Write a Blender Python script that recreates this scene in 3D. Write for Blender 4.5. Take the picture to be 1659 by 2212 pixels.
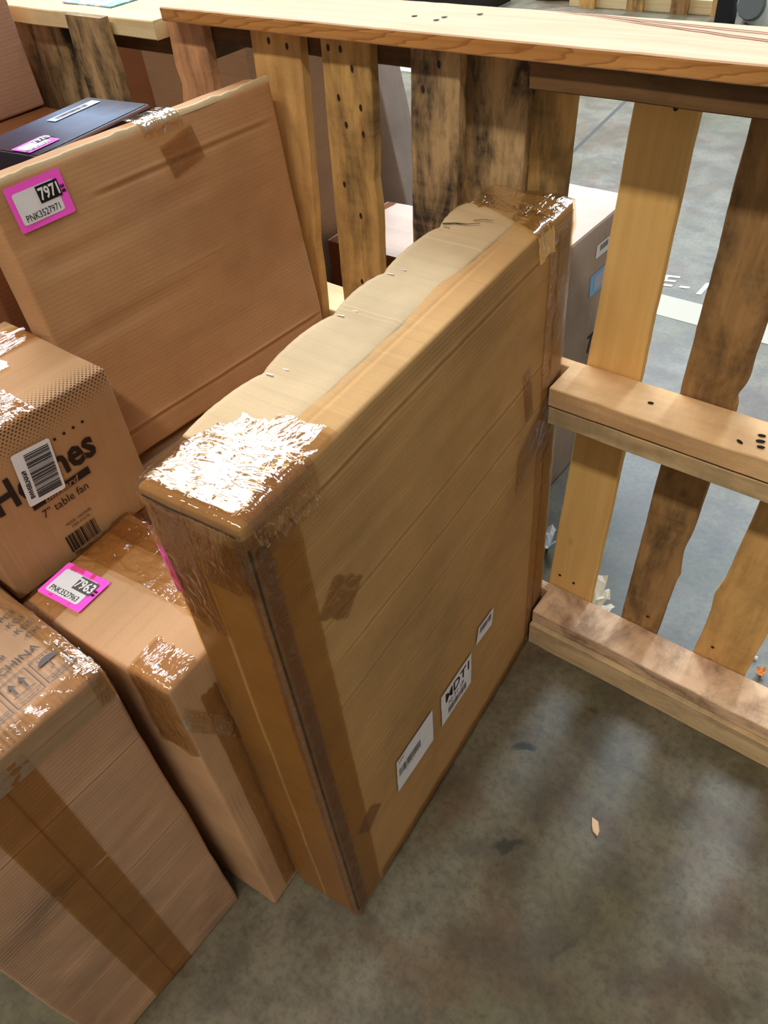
import bpy, math, random
from mathutils import Vector, Matrix, noise

# ---------------------------------------------------------------- reset
for o in list(bpy.data.objects):
    bpy.data.objects.remove(o, do_unlink=True)
SC = bpy.context.scene
COL = SC.collection

# ---------------------------------------------------------------- camera
cam_d = bpy.data.cameras.new('camera')
cam_d.sensor_fit = 'VERTICAL'
cam_d.sensor_height = 36.0
cam_d.lens = 1665.0 / 2212.0 * 36.0
cam_d.clip_start = 0.02
cam = bpy.data.objects.new('camera', cam_d)
COL.objects.link(cam)
RM = ((0.78348724, 0.38247610, -0.48975482),
      (0.61539664, -0.58693070, 0.52611722),
      (-0.08622488, -0.71359959, -0.69522722))
cam.matrix_world = Matrix(((RM[0][0], -RM[0][1], -RM[0][2], 0.0),
                           (RM[1][0], -RM[1][1], -RM[1][2], 0.0),
                           (RM[2][0], -RM[2][1], -RM[2][2], 1.5),
                           (0, 0, 0, 1)))
SC.camera = cam

# ---------------------------------------------------------------- world + warehouse lights
SC.view_settings.view_transform = 'Standard'
SC.view_settings.look = 'None'
SC.view_settings.gamma = 1.0
SC.view_settings.use_curve_mapping = False
SC.view_settings.exposure = 0.0
W = bpy.data.worlds.new('warehouse_air')
SC.world = W
W.use_nodes = True
W.node_tree.nodes['Background'].inputs[0].default_value = (1.0, 0.97, 0.90, 1)
W.node_tree.nodes['Background'].inputs[1].default_value = 0.25


def area(name, loc, sx, sy, power, color):
    d = bpy.data.lights.new(name, 'AREA')
    d.shape = 'RECTANGLE'
    d.size = sx
    d.size_y = sy
    d.energy = power
    d.color = color
    o = bpy.data.objects.new(name, d)
    COL.objects.link(o)
    o.location = loc            # area lights shine down -Z
    return o


# ceiling tubes: a warm bay on the near side, cool rows running away over the aisle beyond the pallets
area('ceiling_tubes_near', (0.8, -3.1, 7.5), 9, 0.45, 590, (1.0, 0.90, 0.76))
area('ceiling_tubes_left', (-7.0, 6.4, 7.5), 2.8, 8.0, 1650, (0.88, 0.94, 1.0))
area('ceiling_tubes_far_left', (-11.8, 5.6, 7.5), 2.8, 6.0, 900, (0.88, 0.94, 1.0))
area('ceiling_tubes_mid', (-4.2, 10.0, 7.5), 0.6, 9.0, 1150, (0.68, 0.84, 1.0))
area('ceiling_tubes_right', (-0.4, 10.0, 7.5), 0.9, 9.0, 880, (0.68, 0.84, 1.0))


# ---------------------------------------------------------------- small helpers
def lin(c):
    out = []
    for v in c[:3]:
        v /= 255.0
        out.append(v / 12.92 if v <= 0.04045 else ((v + 0.055) / 1.055) ** 2.4)
    return (out[0], out[1], out[2], 1.0)


def tag(o, label, cat, group=None, kind=None):
    if label:
        o['label'] = label
    if cat:
        o['category'] = cat
    if group:
        o['group'] = group
    if kind:
        o['kind'] = kind
    return o


def empty(name, loc=(0, 0, 0), rot=(0, 0, 0)):
    o = bpy.data.objects.new(name, None)
    o.empty_display_size = 0.05
    COL.objects.link(o)
    o.location = loc
    o.rotation_euler = rot
    return o


def mesh_obj(name, verts, faces, mat, parent=None, uvs=None, smooth=False):
    me = bpy.data.meshes.new(name)
    me.from_pydata([tuple(v) for v in verts], [], faces)
    if uvs is not None:
        lay = me.uv_layers.new(name='UVMap')
        i = 0
        for f in uvs:
            for uv in f:
                lay.data[i].uv = uv
                i += 1
    if smooth:
        me.polygons.foreach_set('use_smooth', [True] * len(me.polygons))
    me.materials.append(mat)
    me.update()
    o = bpy.data.objects.new(name, me)
    COL.objects.link(o)
    if parent:
        o.parent = parent
    return o


# ---------------------------------------------------------------- materials
class NT:
    def __init__(self, name):
        self.m = bpy.data.materials.new(name)
        self.m.use_nodes = True
        self.t = self.m.node_tree
        self.t.nodes.clear()
        self.out = self.t.nodes.new('ShaderNodeOutputMaterial')

    def n(self, typ, props=None, **ins):
        nd = self.t.nodes.new('ShaderNode' + typ)
        for k, v in (props or {}).items():
            setattr(nd, k, v)
        for k, v in ins.items():
            key = int(k[1:]) if k[0] == 'i' and k[1:].isdigit() else k.replace('_', ' ')
            s = nd.inputs[key]
            if isinstance(v, bpy.types.NodeSocket):
                self.t.links.new(v, s)
            else:
                s.default_value = v
        return nd

    def math(self, op, a, b=None, c=None, clamp=False):
        nd = self.t.nodes.new('ShaderNodeMath')
        nd.operation = op
        nd.use_clamp = clamp
        for i, v in enumerate((a, b, c)):
            if v is None:
                continue
            if isinstance(v, bpy.types.NodeSocket):
                self.t.links.new(v, nd.inputs[i])
            else:
                nd.inputs[i].default_value = v
        return nd.outputs[0]

    def ramp(self, fac, stops):
        nd = self.t.nodes.new('ShaderNodeValToRGB')
        e = nd.color_ramp.elements
        while len(e) < len(stops):
            e.new(0.5)
        for i, (p, c) in enumerate(stops):
            e[i].position = p
            e[i].color = c if len(c) == 4 else (c[0], c[1], c[2], 1)
        self.t.links.new(fac, nd.inputs[0])
        return nd.outputs[0]

    def mix(self, fac, a, b, mode='MIX'):
        nd = self.t.nodes.new('ShaderNodeMix')
        nd.data_type = 'RGBA'
        nd.blend_type = mode
        nd.clamp_factor = True
        for s, v in ((nd.inputs[0], fac), (nd.inputs[6], a), (nd.inputs[7], b)):
            if isinstance(v, bpy.types.NodeSocket):
                self.t.links.new(v, s)
            else:
                s.default_value = v
        return nd.outputs[2]

    def noise(self, vec, scale, detail=4, rough=0.55, dist=0.0):
        nd = self.n('TexNoise', Vector=vec, Scale=scale, Detail=detail, Roughness=rough, Distortion=dist)
        return nd.outputs['Fac']

    def mapping(self, vec, scale=(1, 1, 1), loc=(0, 0, 0), rot=(0, 0, 0)):
        nd = self.n('Mapping', Vector=vec, Scale=scale, Location=loc, Rotation=rot)
        return nd.outputs[0]

    def bump(self, h, strength=0.3, dist=0.002, normal=None):
        nd = self.n('Bump', Height=h, Strength=strength, Distance=dist)
        if normal is not None:
            self.t.links.new(normal, nd.inputs['Normal'])
        return nd.outputs[0]

    def finish(self, col, rough=0.8, normal=None, spec=0.3, metal=0.0):
        b = self.n('BsdfPrincipled', Roughness=rough, Metallic=metal)
        b.inputs['Specular IOR Level'].default_value = spec
        if isinstance(col, bpy.types.NodeSocket):
            self.t.links.new(col, b.inputs['Base Color'])
        else:
            b.inputs['Base Color'].default_value = col
        if normal is not None:
            self.t.links.new(normal, b.inputs['Normal'])
        self.t.links.new(b.outputs[0], self.out.inputs[0])
        return self.m


def bw(v):
    return (v, v, v, 1)


def plain(name, rgb, rough=0.6, spec=0.3, metal=0.0):
    return NT(name).finish(lin(rgb), rough, None, spec, metal)


def card(name, rgb, flute='v', smudge=0.0, smudge_rgb=(95, 85, 72), flute_amt=0.06, rough=0.8, smudge_scale=3.0):
    """kraft corrugated board; UVs are in metres"""
    k = NT(name)
    uv = k.n('TexCoord').outputs['UV']
    oi = k.n('ObjectInfo').outputs['Random']
    off = k.n('CombineXYZ', X=k.math('MULTIPLY', oi, 7.3), Y=k.math('MULTIPLY', oi, 3.1)).outputs[0]
    v = k.n('VectorMath', {'operation': 'ADD'}, i0=uv, i1=off).outputs[0]
    base = lin(rgb)
    hi = tuple(min(1, c * 1.16) for c in base[:3]) + (1,)
    lo = tuple(c * 0.80 for c in base[:3]) + (1,)
    big = k.noise(v, 4.0, 4, 0.6)
    col = k.ramp(big, [(0.3, lo), (0.5, base), (0.72, hi)])
    fine = k.noise(v, 260.0, 3, 0.7)
    col = k.mix(k.ramp(fine, [(0.35, bw(0.0)), (0.75, bw(0.32))]), col, lo)
    warm = k.noise(k.mapping(v, loc=(5, 2, 0)), 2.3, 2)
    col = k.mix(k.ramp(warm, [(0.45, bw(0)), (0.7, bw(0.35))]), col, (base[0] * 1.08, base[1] * 0.93, base[2] * 0.86, 1))
    sep = k.n('SeparateXYZ', i0=uv)
    ax = sep.outputs[1] if flute == 'v' else sep.outputs[0]
    wob = k.noise(k.mapping(v, scale=(3, 60, 1) if flute == 'v' else (60, 3, 1)), 1.0, 2)
    fl = k.math('SINE', k.math('ADD', k.math('MULTIPLY', ax, 6.2832 / 0.0072), k.math('MULTIPLY', wob, 3.0)))
    streak = k.noise(k.mapping(v, scale=(2.2, 90, 1) if flute == 'v' else (90, 2.2, 1)), 1.0, 3)
    col = k.mix(k.ramp(streak, [(0.5, bw(0)), (0.78, bw(0.55))]), col, lo)
    sc = k.noise(k.mapping(v, scale=(1.5, 26, 1) if flute == 'v' else (26, 1.5, 1), loc=(3, 3, 0)), 1.0, 1)
    sl = k.ramp(sc, [(0.655, bw(0)), (0.672, bw(0.5)), (0.69, bw(0))])
    col = k.mix(sl, col, hi)
    if smudge > 0:
        sm = k.noise(k.mapping(v, loc=(1.7, 8.2, 0), scale=(1, 1.2, 1)), smudge_scale, 5, 0.62, 0.4)
        scratch = k.math('MULTIPLY', k.ramp(sm, [(0.52, bw(0)), (0.66, bw(1))]),
                         k.math('ADD', 0.45, k.math('MULTIPLY', fl, 0.35)))
        col = k.mix(k.math('MULTIPLY', scratch, smudge, clamp=True), col, lin(smudge_rgb))
    h = k.math('ADD', k.math('MULTIPLY', fl, flute_amt), k.math('MULTIPLY', fine, 0.10))
    h = k.math('ADD', h, k.math('MULTIPLY', k.noise(v, 22.0, 4), 0.5))
    return k.finish(col, rough, k.bump(h, 0.35, 0.0016), 0.25)


def wood(name, light, dark, stain=None, stain_amt=0.0, ring=0.3, knots=0.25, stain_scale=5.0, saw=0.0, slant=False):
    k = NT(name)
    uv = k.n('TexCoord').outputs['UV']
    oi = k.n('ObjectInfo').outputs['Random']
    off = k.n('CombineXYZ', X=k.math('MULTIPLY', oi, 17.3), Y=k.math('MULTIPLY', oi, 5.1)).outputs[0]
    v = k.n('VectorMath', {'operation': 'ADD'}, i0=uv, i1=off).outputs[0]
    L, D = lin(light), lin(dark)
    D = tuple(d * .62 + l * .38 for d, l in zip(D, L))
    M = tuple((a + b) / 2 for a, b in zip(L, D))
    g = k.noise(k.mapping(v, scale=(1.2, 22, 1)), 2.2, 5, 0.58, 0.5)
    col = k.ramp(g, [(0.32, D), (0.5, M), (0.66, L)])
    blot = k.noise(v, 5.5, 4, 0.6)
    col = k.mix(k.ramp(blot, [(0.42, bw(0)), (0.75, bw(0.55))]), col, L)
    if ring > 0:
        wv = k.n('TexWave', {'wave_type': 'BANDS', 'bands_direction': 'Y', 'wave_profile': 'SAW'},
                 Vector=k.mapping(v, scale=(1.0, 13, 1), rot=(0, 0, 0.02)), Scale=1.0, Distortion=7.0, Detail=2.0,
                 Detail_Scale=0.35).outputs['Fac']
        col = k.mix(k.ramp(wv, [(0.0, bw(0)), (0.72, bw(0.1 * ring)), (0.95, bw(ring)), (1.0, bw(0))]), col, D)
    if slant:       # long slanted growth rings on the plank's edge
        sp_ = k.n('SeparateXYZ', i0=uv)
        ph = k.math('ADD', k.math('MULTIPLY', sp_.outputs[0], 1 / .075), k.math('MULTIPLY', sp_.outputs[1], -1 / .016))
        ph = k.math('FRACT', k.math('ADD', ph, k.math('MULTIPLY', k.noise(k.mapping(v, scale=(1, 6, 1)), 6.0, 3), 3.2)))
        col = k.mix(k.ramp(ph, [(0.0, bw(.05)), (.70, bw(.25)), (.93, bw(.95)), (1.0, bw(.05))]), col, (D[0] * .7, D[1] * .62, D[2] * .55, 1))
    if knots > 0:
        vo = k.n('TexVoronoi', {'feature': 'F1'}, Vector=k.mapping(v, scale=(1.0, 1.7, 1)), Scale=6.5, Randomness=1.0).outputs['Distance']
        kc = k.ramp(vo, [(0.0, bw(1)), (0.05, bw(0.8)), (0.10, bw(0))])
        col = k.mix(k.math('MULTIPLY', kc, knots), col, (D[0] * 0.25, D[1] * 0.22, D[2] * 0.25, 1))
    if stain is not None:
        s1 = k.noise(k.mapping(v, scale=(1, 3.0, 1), loc=(4, 1, 0)), stain_scale, 6, 0.68, 0.3)
        s2 = k.noise(k.mapping(v, scale=(60, 4, 1)), 1.0, 3)
        sm = k.math('MULTIPLY', k.ramp(s1, [(0.42, bw(0)), (0.62, bw(1))]), k.math('ADD', 0.45, s2))
        col = k.mix(k.math('MULTIPLY', sm, stain_amt, clamp=True), col, lin(stain))
    h = k.math('ADD', k.math('MULTIPLY', g, 0.6), k.math('MULTIPLY', k.noise(v, 300, 2), 0.25))
    if saw > 0:
        sw = k.noise(k.mapping(v, scale=(220, 10, 1)), 1.0, 2)
        h = k.math('ADD', h, k.math('MULTIPLY', sw, saw))
        col = k.mix(k.ramp(sw, [(0.55, bw(0)), (0.75, bw(0.35))]), col, D)
    return k.finish(col, 0.78, k.bump(h, 0.5, 0.0014), 0.22)


def tape_mat(name, tint, gloss=0.16, bump=0.8, scale=60.0, stretch=(1, 3, 1), rough=0.10, haze=0.10, haze_rgb=(200, 180, 150)):
    """clear packing film: lets the board show through, tinted, with creased gloss"""
    k = NT(name)
    uv = k.n('TexCoord').outputs['UV']
    oi = k.n('ObjectInfo').outputs['Random']
    off = k.n('CombineXYZ', X=k.math('MULTIPLY', oi, 9.1), Y=k.math('MULTIPLY', oi, 4.7)).outputs[0]
    v = k.n('VectorMath', {'operation': 'ADD'}, i0=uv, i1=off).outputs[0]
    n1 = k.noise(k.mapping(v, scale=stretch), scale, 3, 0.5, 1.2)
    n2 = k.noise(k.mapping(v, scale=(1, 1, 1), loc=(3, 3, 0)), scale * 0.28, 3, 0.5, 1.0)
    rid = k.math('ABSOLUTE', k.math('SUBTRACT', n2, 0.5))
    h = k.math('ADD', k.math('MULTIPLY', n1, 0.5), k.math('MULTIPLY', rid, 2.2))
    nrm = k.bump(h, bump, 0.006)
    tr = k.n('BsdfTransparent', Color=lin(tint)).outputs[0]
    df = k.n('BsdfDiffuse', Color=lin(haze_rgb), Normal=nrm).outputs[0]
    gl = k.n('BsdfGlossy', Color=(1, 1, 1, 1), Roughness=rough, Normal=nrm).outputs[0]
    hz = k.math('MULTIPLY', k.ramp(k.noise(v, 30, 4, 0.6, 1.0), [(0.45, bw(0.15)), (0.7, bw(1))]), haze)
    a = k.n('MixShader', i0=hz, i1=tr, i2=df).outputs[0]
    fr = k.n('LayerWeight', Blend=0.35, Normal=nrm).outputs['Fresnel']
    fac = k.math('ADD', k.math('MULTIPLY', fr, 0.45), gloss, clamp=True)
    b = k.n('MixShader', i0=fac, i1=a, i2=gl).outputs[0]
    k.t.links.new(b, k.out.inputs[0])
    return k.m


M_TAPE = tape_mat('clear_tape', (240, 226, 196), gloss=0.06, bump=0.5, haze=0.05)
M_TAPE_TOP = tape_mat('clear_tape_creased', (244, 230, 200), gloss=0.08, bump=0.55, scale=26, rough=0.06, haze=0.02)
M_TAPE_SPARK = tape_mat('clear_tape_crumpled', (246, 234, 208), gloss=0.10, bump=1.0, scale=34, rough=0.07, haze=0.02)
M_TAPE_BROWN = tape_mat('brown_tape', (244, 228, 190), gloss=0.015, bump=0.25, scale=30, stretch=(1, 2, 1), rough=0.25, haze=0.03)
M_TAPE_EDGE = tape_mat('scuffed_tape', (232, 216, 190), gloss=0.04, bump=0.7, scale=70, stretch=(3, 1, 1), rough=0.25, haze=0.22, haze_rgb=(140, 122, 104))

M_CARD_MAIN = card('card_main', (178, 140, 90), 'v', 0.40, (100, 88, 66))
M_CARD_PALE = card('card_pale', (188, 164, 127), 'v', 0.0)
M_CARD_LEFT = card('card_left', (182, 144, 112), 'v', 0.85, (84, 78, 70), 0.12)
M_CARD_7963 = card('card_small', (190, 150, 112), 'u', 0.15)
M_CARD_TALL = card('card_tall', (186, 142, 100), 'v', 0.12)
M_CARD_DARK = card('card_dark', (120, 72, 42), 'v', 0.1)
M_CARD_ROSE = card('card_rose', (190, 146, 120), 'v', 0.1)
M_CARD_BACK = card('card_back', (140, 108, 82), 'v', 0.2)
M_CARD_GREY = card('card_grey', (168, 152, 142), 'u', 0.3, (90, 86, 84))
M_CARD_PINK = card('card_pinkish', (212, 190, 176), 'v', 0.0)

M_WHITE = plain('label_white', (226, 226, 232), 0.5)
M_BLACK = plain('print_black', (22, 20, 22), 0.6)
M_GREYINK = plain('print_grey', (92, 86, 84), 0.7)
M_BROWNINK = plain('print_brown', (40, 26, 18), 0.7)
M_PINK = plain('label_pink', (255, 92, 222), 0.5)
M_STEEL = plain('staple_steel', (205, 205, 210), 0.25, 0.5, 1.0)
M_HOLE = plain('bolt_hole_dark', (38, 28, 22), 0.9, 0.1)
M_RUST = plain('nail_rust', (52, 38, 30), 0.6, 0.3)

M_W_PLANK = wood('wood_plank', (218, 188, 158), (192, 148, 112), None, 0, 0.45, 0.08)
M_W_EDGE = wood('wood_plank_edge', (204, 150, 88), (160, 100, 46), None, 0, 0.9, 0.0, slant=True)
M_W_PALE = wood('wood_pale', (226, 208, 164), (200, 164, 112), None, 0, 0.25, 0.15)
M_W_GOLD = wood('wood_gold', (232, 190, 120), (212, 160, 90), None, 0, 0.30, 0.25)
M_W_BROWN = wood('wood_brown', (176, 136, 88), (126, 94, 56), (70, 56, 40), 0.7, 0.3, 0.5)
M_W_GREY = wood('wood_grey', (192, 162, 118), (138, 110, 76), (62, 52, 44), 1.0, 0.3, 0.4, 6.0)
M_W_OLIVE = wood('wood_olive', (206, 166, 102), (158, 118, 66), (72, 58, 42), 0.7, 0.25, 0.6, 5.0)
M_W_HONEY = wood('wood_honey', (222, 178, 112), (186, 134, 76), (96, 66, 40), 0.35, 0.25, 0.8)
M_W_RED = wood('wood_red', (222, 168, 122), (186, 124, 82), (74, 50, 36), 0.5, 0.3, 0.4)
M_W_RAIL = wood('wood_rail', (226, 188, 140), (176, 128, 78), (146, 116, 88), 0.35, 0.3, 0.2)
M_W_ROUGH = wood('wood_rough', (214, 186, 142), (170, 138, 96), (120, 104, 84), 0.5, 0.1, 0.1, 7.0, saw=0.5)
M_W_MOULD = wood('wood_mouldy', (226, 194, 160), (186, 140, 104), (120, 92, 74), 0.75, 0.15, 0.1, 9.0)
M_W_DARK = wood('wood_dark', (120, 90, 58), (78, 56, 34), (42, 32, 24), 0.6, 0.3, 0.3)


def floor_mat():
    k = NT('concrete_floor')
    v = k.n('TexCoord').outputs['Object']
    a = k.noise(v, 1.1, 5, 0.55)
    col = k.ramp(a, [(0.30, lin((84, 75, 56))), (0.48, lin((108, 101, 82))), (0.68, lin((126, 122, 110)))])
    ol = k.noise(k.mapping(v, loc=(3.3, 1.2, 0)), 2.6, 3, 0.5)
    col = k.mix(k.ramp(ol, [(0.50, bw(0)), (0.58, bw(0.6))]), col, lin((88, 84, 52)))
    br = k.noise(k.mapping(v, loc=(9.1, 4.2, 0)), 3.1, 3, 0.5)
    col = k.mix(k.ramp(br, [(0.52, bw(0)), (0.58, bw(0.6))]), col, lin((94, 72, 50)))
    md = k.noise(k.mapping(v, loc=(2, 7, 0)), 9, 5, 0.65)
    col = k.mix(k.ramp(md, [(0.40, bw(0.45)), (0.56, bw(0))]), col, lin((52, 46, 38)))
    f = k.noise(v, 70, 4, 0.7)
    col = k.mix(k.ramp(f, [(0.45, bw(0)), (0.75, bw(0.55))]), col, lin((48, 44, 38)))
    sp = k.n('TexVoronoi', {'feature': 'F1'}, Vector=k.n('VectorMath', {'operation': 'ADD'}, i0=v, i1=k.n('TexNoise', Vector=v, Scale=25.0).outputs['Color']).outputs[0], Scale=9.0).outputs['Distance']
    col = k.mix(k.ramp(sp, [(0.0, bw(0.55)), (0.07, bw(0.3)), (0.12, bw(0))]), col, lin((52, 48, 42)))
    # trodden-in oil and tyre marks, each with its own shape
    xy = k.n('SeparateXYZ', i0=k.n('VectorMath', {'operation': 'ADD'}, i0=v, i1=k.n('VectorMath', {'operation': 'SCALE'}, i0=k.n('TexNoise', Vector=v, Scale=40.0, Detail=3.0).outputs['Color'], Scale=0.035).outputs[0]).outputs[0])
    for (x, y, sx, sy, ang, amt) in ((-0.37, 0.745, .030, .010, .6, .95), (-0.29, 0.55, .040, .012, .75, .75),
                                     (-0.30, 0.90, .020, .010, .3, .5), (-0.12, 0.45, .035, .006, 1.2, .4)):
        x += 0.0175
        y += 0.0175
        dx = k.math('SUBTRACT', xy.outputs[0], x)
        dy = k.math('SUBTRACT', xy.outputs[1], y)
        ca, sa = math.cos(ang), math.sin(ang)
        p = k.math('DIVIDE', k.math('ADD', k.math('MULTIPLY', dx, ca), k.math('MULTIPLY', dy, sa)), sx)
        q = k.math('DIVIDE', k.math('SUBTRACT', k.math('MULTIPLY', dy, ca), k.math('MULTIPLY', dx, sa)), sy)
        d = k.math('ADD', k.math('MULTIPLY', p, p), k.math('MULTIPLY', q, q))
        col = k.mix(k.ramp(d, [(0.25, bw(amt)), (1.0, bw(0))]), col, lin((40, 40, 38)))
    h = k.math('ADD', k.math('MULTIPLY', f, 0.3), k.math('MULTIPLY', a, 0.4))
    b = k.finish(col, 0.42, k.bump(h, 0.25, 0.001), 0.5)
    return b


# ---------------------------------------------------------------- floor (structure)
fl = mesh_obj('floor', [(-12, -6, 0), (9, -6, 0), (9, 16, 0), (-12, 16, 0)], [(0, 1, 2, 3)], floor_mat())
fl['kind'] = 'structure'
fl['label'] = 'stained grey concrete warehouse floor'
M_LINE = plain('floor_paint_cream', (172, 168, 154), 0.6)
M_FPAINT = plain('floor_paint_white', (206, 210, 214), 0.6)


def slab(name, x0, x1, y0, y1, z0, z1, mat, parent=None):
    v = [(x, y, z) for z in (z0, z1) for y in (y0, y1) for x in (x0, x1)]
    f = [(0, 2, 3, 1), (4, 5, 7, 6), (0, 1, 5, 4), (2, 6, 7, 3), (0, 4, 6, 2), (1, 3, 7, 5)]
    return mesh_obj(name, v, f, mat, parent)


slab('painted_line', -8, 6, 2.47, 2.61, 0, 0.0012, M_LINE, fl)
slab('painted_line', -9, 6, 4.55, 4.80, 0, 0.0012, M_LINE, fl)
M_JOINT = plain('floor_joint_dark', (74, 74, 72), 0.9)
jx = mesh_obj('floor_joint', [(-1.80, 3.1, .0006), (-1.78, 3.1, .0006), (-2.04, 5.2, .0006), (-2.06, 5.2, .0006)], [(0, 1, 2, 3)], M_JOINT, fl)


# ---------------------------------------------------------------- text
def text_mesh(body, size, bold=0.0, shear=0.0, space=1.0):
    cu = bpy.data.curves.new('t', 'FONT')
    cu.body = body
    cu.size = size
    cu.offset = bold
    cu.shear = shear
    cu.space_character = space
    cu.resolution_u = 2
    o = bpy.data.objects.new('t', cu)
    COL.objects.link(o)
    dg = bpy.context.evaluated_depsgraph_get()
    me = bpy.data.meshes.new_from_object(o.evaluated_get(dg))
    vs = [v.co.copy() for v in me.vertices]
    fs = [tuple(p.vertices) for p in me.polygons]
    bpy.data.objects.remove(o, do_unlink=True)
    bpy.data.curves.remove(cu)
    bpy.data.meshes.remove(me)
    return vs, fs


for ch, x, y, s in (('E', -0.955, 2.665, 0.125), ('-', -0.872, 2.665, 0.125), ('1', -0.822, 2.665, 0.135)):
    vs, fs = text_mesh(ch, s, 0.002)
    mesh_obj('painted_letter', [(x + v.x - 0.12 * 0 + 0.0, y + v.y + (v.x) * 0.25, 0.0016) for v in vs], fs, M_FPAINT, fl)


# ---------------------------------------------------------------- cartons
class Carton:
    def __init__(self, name, label, loc, yaw, dims, mat, cat='box', r=0.006, amp=0.0015, freq=9.0, step=0.016,
                 creases=(), matrix=None, bulge=0.0, group=None, top_mat=None, seed=0):
        self.lx, self.ly, self.h = dims
        self.r, self.amp, self.freq, self.creases, self.bulge, self.seed = r, amp, freq, creases, bulge, seed
        self.root = empty(name)
        if matrix is not None:
            self.root.matrix_world = matrix
            self.M = matrix
        else:
            self.M = Matrix.Translation(loc) @ Matrix.Rotation(yaw, 4, 'Z')
            self.root.location = loc
            self.root.rotation_euler = (0, 0, yaw)
        self.Mi = self.M.inverted()
        tag(self.root, label, cat, group)
        self.body(mat, step)

    def L(self, p):
        return self.Mi @ Vector(p)

    def disp(self, q, n):
        s = self.amp * noise.noise(q * self.freq + Vector((self.seed * 3.7, 0, self.seed)))
        s += self.amp * 0.4 * noise.noise(q * self.freq * 4 + Vector((0, self.seed * 2.1, 5)))
        if self.bulge:
            fx = 1 - (2 * q.x / self.lx) ** 2
            fy = 1 - (2 * q.y / self.ly) ** 2
            fz = 1 - (2 * q.z / self.h - 1) ** 2
            if abs(n.x) > .7:
                s += self.bulge * max(0, fy) * max(0, fz)
            elif abs(n.y) > .7:
                s += self.bulge * max(0, fx) * max(0, fz)
            elif n.z > .7:
                s += self.bulge * max(0, fx) * max(0, fy)
        for (face, ax, val, wd, dp, a0, a1, slope) in self.creases:
            N = {'px': n.x, 'nx': -n.x, 'py': n.y, 'ny': -n.y, 'top': n.z}[face]
            if N < 0.7:
                continue
            if face in ('px', 'nx'):
                a, b = q.y, q.z
            elif face in ('py', 'ny'):
                a, b = q.x, q.z
            else:
                a, b = q.x, q.y
            along, across = (a, b) if ax == 'h' else (b, a)
            if along < a0 or along > a1:
                continue
            fade = min(1.0, (along - a0) / 0.03, (a1 - along) / 0.03)
            d = (across - val - slope * (along - a0)) / wd
            if abs(d) < 2.5:
                s += fade * dp * (-math.exp(-d * d * 2) + 0.7 * math.exp(-(d - 1.3) ** 2 * 2))
        return s

    def surf(self, p, off=0.0):
        p = Vector(p)
        r = self.r
        hx, hy = self.lx / 2, self.ly / 2
        p.x = max(-hx, min(hx, p.x))
        p.y = max(-hy, min(hy, p.y))
        p.z = max(0, min(self.h, p.z))
        inner = Vector((max(-hx + r, min(hx - r, p.x)), max(-hy + r, min(hy - r, p.y)), max(r, min(self.h - r, p.z))))
        n = p - inner
        if n.length < 1e-9:
            n = Vector((0, 0, 1))
        n.normalize()
        q = inner + n * r
        return q + n * (self.disp(q, n) + off), n

    def lines(self, lo, hi, step, extra=()):
        r = self.r
        L = hi - lo
        k = max(1, int(round((L - 2 * r) / step)))
        xs = [lo, lo + r * .35, lo + r * .7] + [lo + r + (L - 2 * r) * i / k for i in range(k + 1)] + [hi - r * .7, hi - r * .35, hi]
        for e, wd in extra:
            for d in (-1.6, -1.0, -.5, 0, .5, 1.0, 1.5, 2.1):
                if lo + r < e + d * wd < hi - r:
                    xs.append(e + d * wd)
        xs = sorted(xs)
        out = [xs[0]]
        for x in xs[1:]:
            if x - out[-1] > 0.0012:
                out.append(x)
        out[-1] = hi
        return out

    def body(self, mat, step):
        hx, hy, h = self.lx / 2, self.ly / 2, self.h
        ex = {'x': [], 'y': [], 'z': []}
        for (face, ax, val, wd, dp, a0, a1, slope) in self.creases:
            if abs(slope) > 1e-6:
                continue
            if face in ('px', 'nx'):
                ex['z' if ax == 'h' else 'y'].append((val, wd))
            elif face in ('py', 'ny'):
                ex['z' if ax == 'h' else 'x'].append((val, wd))
            else:
                ex['y' if ax == 'h' else 'x'].append((val, wd))
        xs = self.lines(-hx, hx, step, ex['x'])
        ys = self.lines(-hy, hy, step, ex['y'])
        zs = self.lines(0, h, step, ex['z'])
        verts, faces, uvs, idx = [], [], [], {}

        def vid(p):
            key = (round(p[0], 5), round(p[1], 5), round(p[2], 5))
            if key not in idx:
                idx[key] = len(verts)
                verts.append(self.surf(p)[0])
            return idx[key]

        def grid(A, B, f, flip):
            for i in range(len(A) - 1):
                for j in range(len(B) - 1):
                    q = [(A[i], B[j]), (A[i + 1], B[j]), (A[i + 1], B[j + 1]), (A[i], B[j + 1])]
                    if flip:
                        q = q[::-1]
                    ids = [vid(f(a, b)) for a, b in q]
                    if len(set(ids)) == 4:
                        faces.append(ids)
                        uvs.append(q)
        grid(ys, zs, lambda a, b: (hx, a, b), False)
        grid(ys, zs, lambda a, b: (-hx, a, b), True)
        grid(xs, zs, lambda a, b: (a, -hy, b), False)
        grid(xs, zs, lambda a, b: (a, hy, b), True)
        grid(xs, ys, lambda a, b: (a, b, h), False)
        grid(xs, ys, lambda a, b: (a, b, 0), True)
        self.bodyobj = mesh_obj('carton_body', verts, faces, mat, self.root, uvs, True)

    # face frames: point for (a, b) on a face
    def fp(self, face, a, b):
        hx, hy = self.lx / 2, self.ly / 2
        return {'px': (hx, a, b), 'nx': (-hx, -a, b), 'ny': (a, -hy, b), 'py': (-a, hy, b), 'top': (a, b, self.h)}[face]

    def place(self, face, a, b, off):
        return self.surf(self.fp(face, a, b), off)[0]

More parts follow.
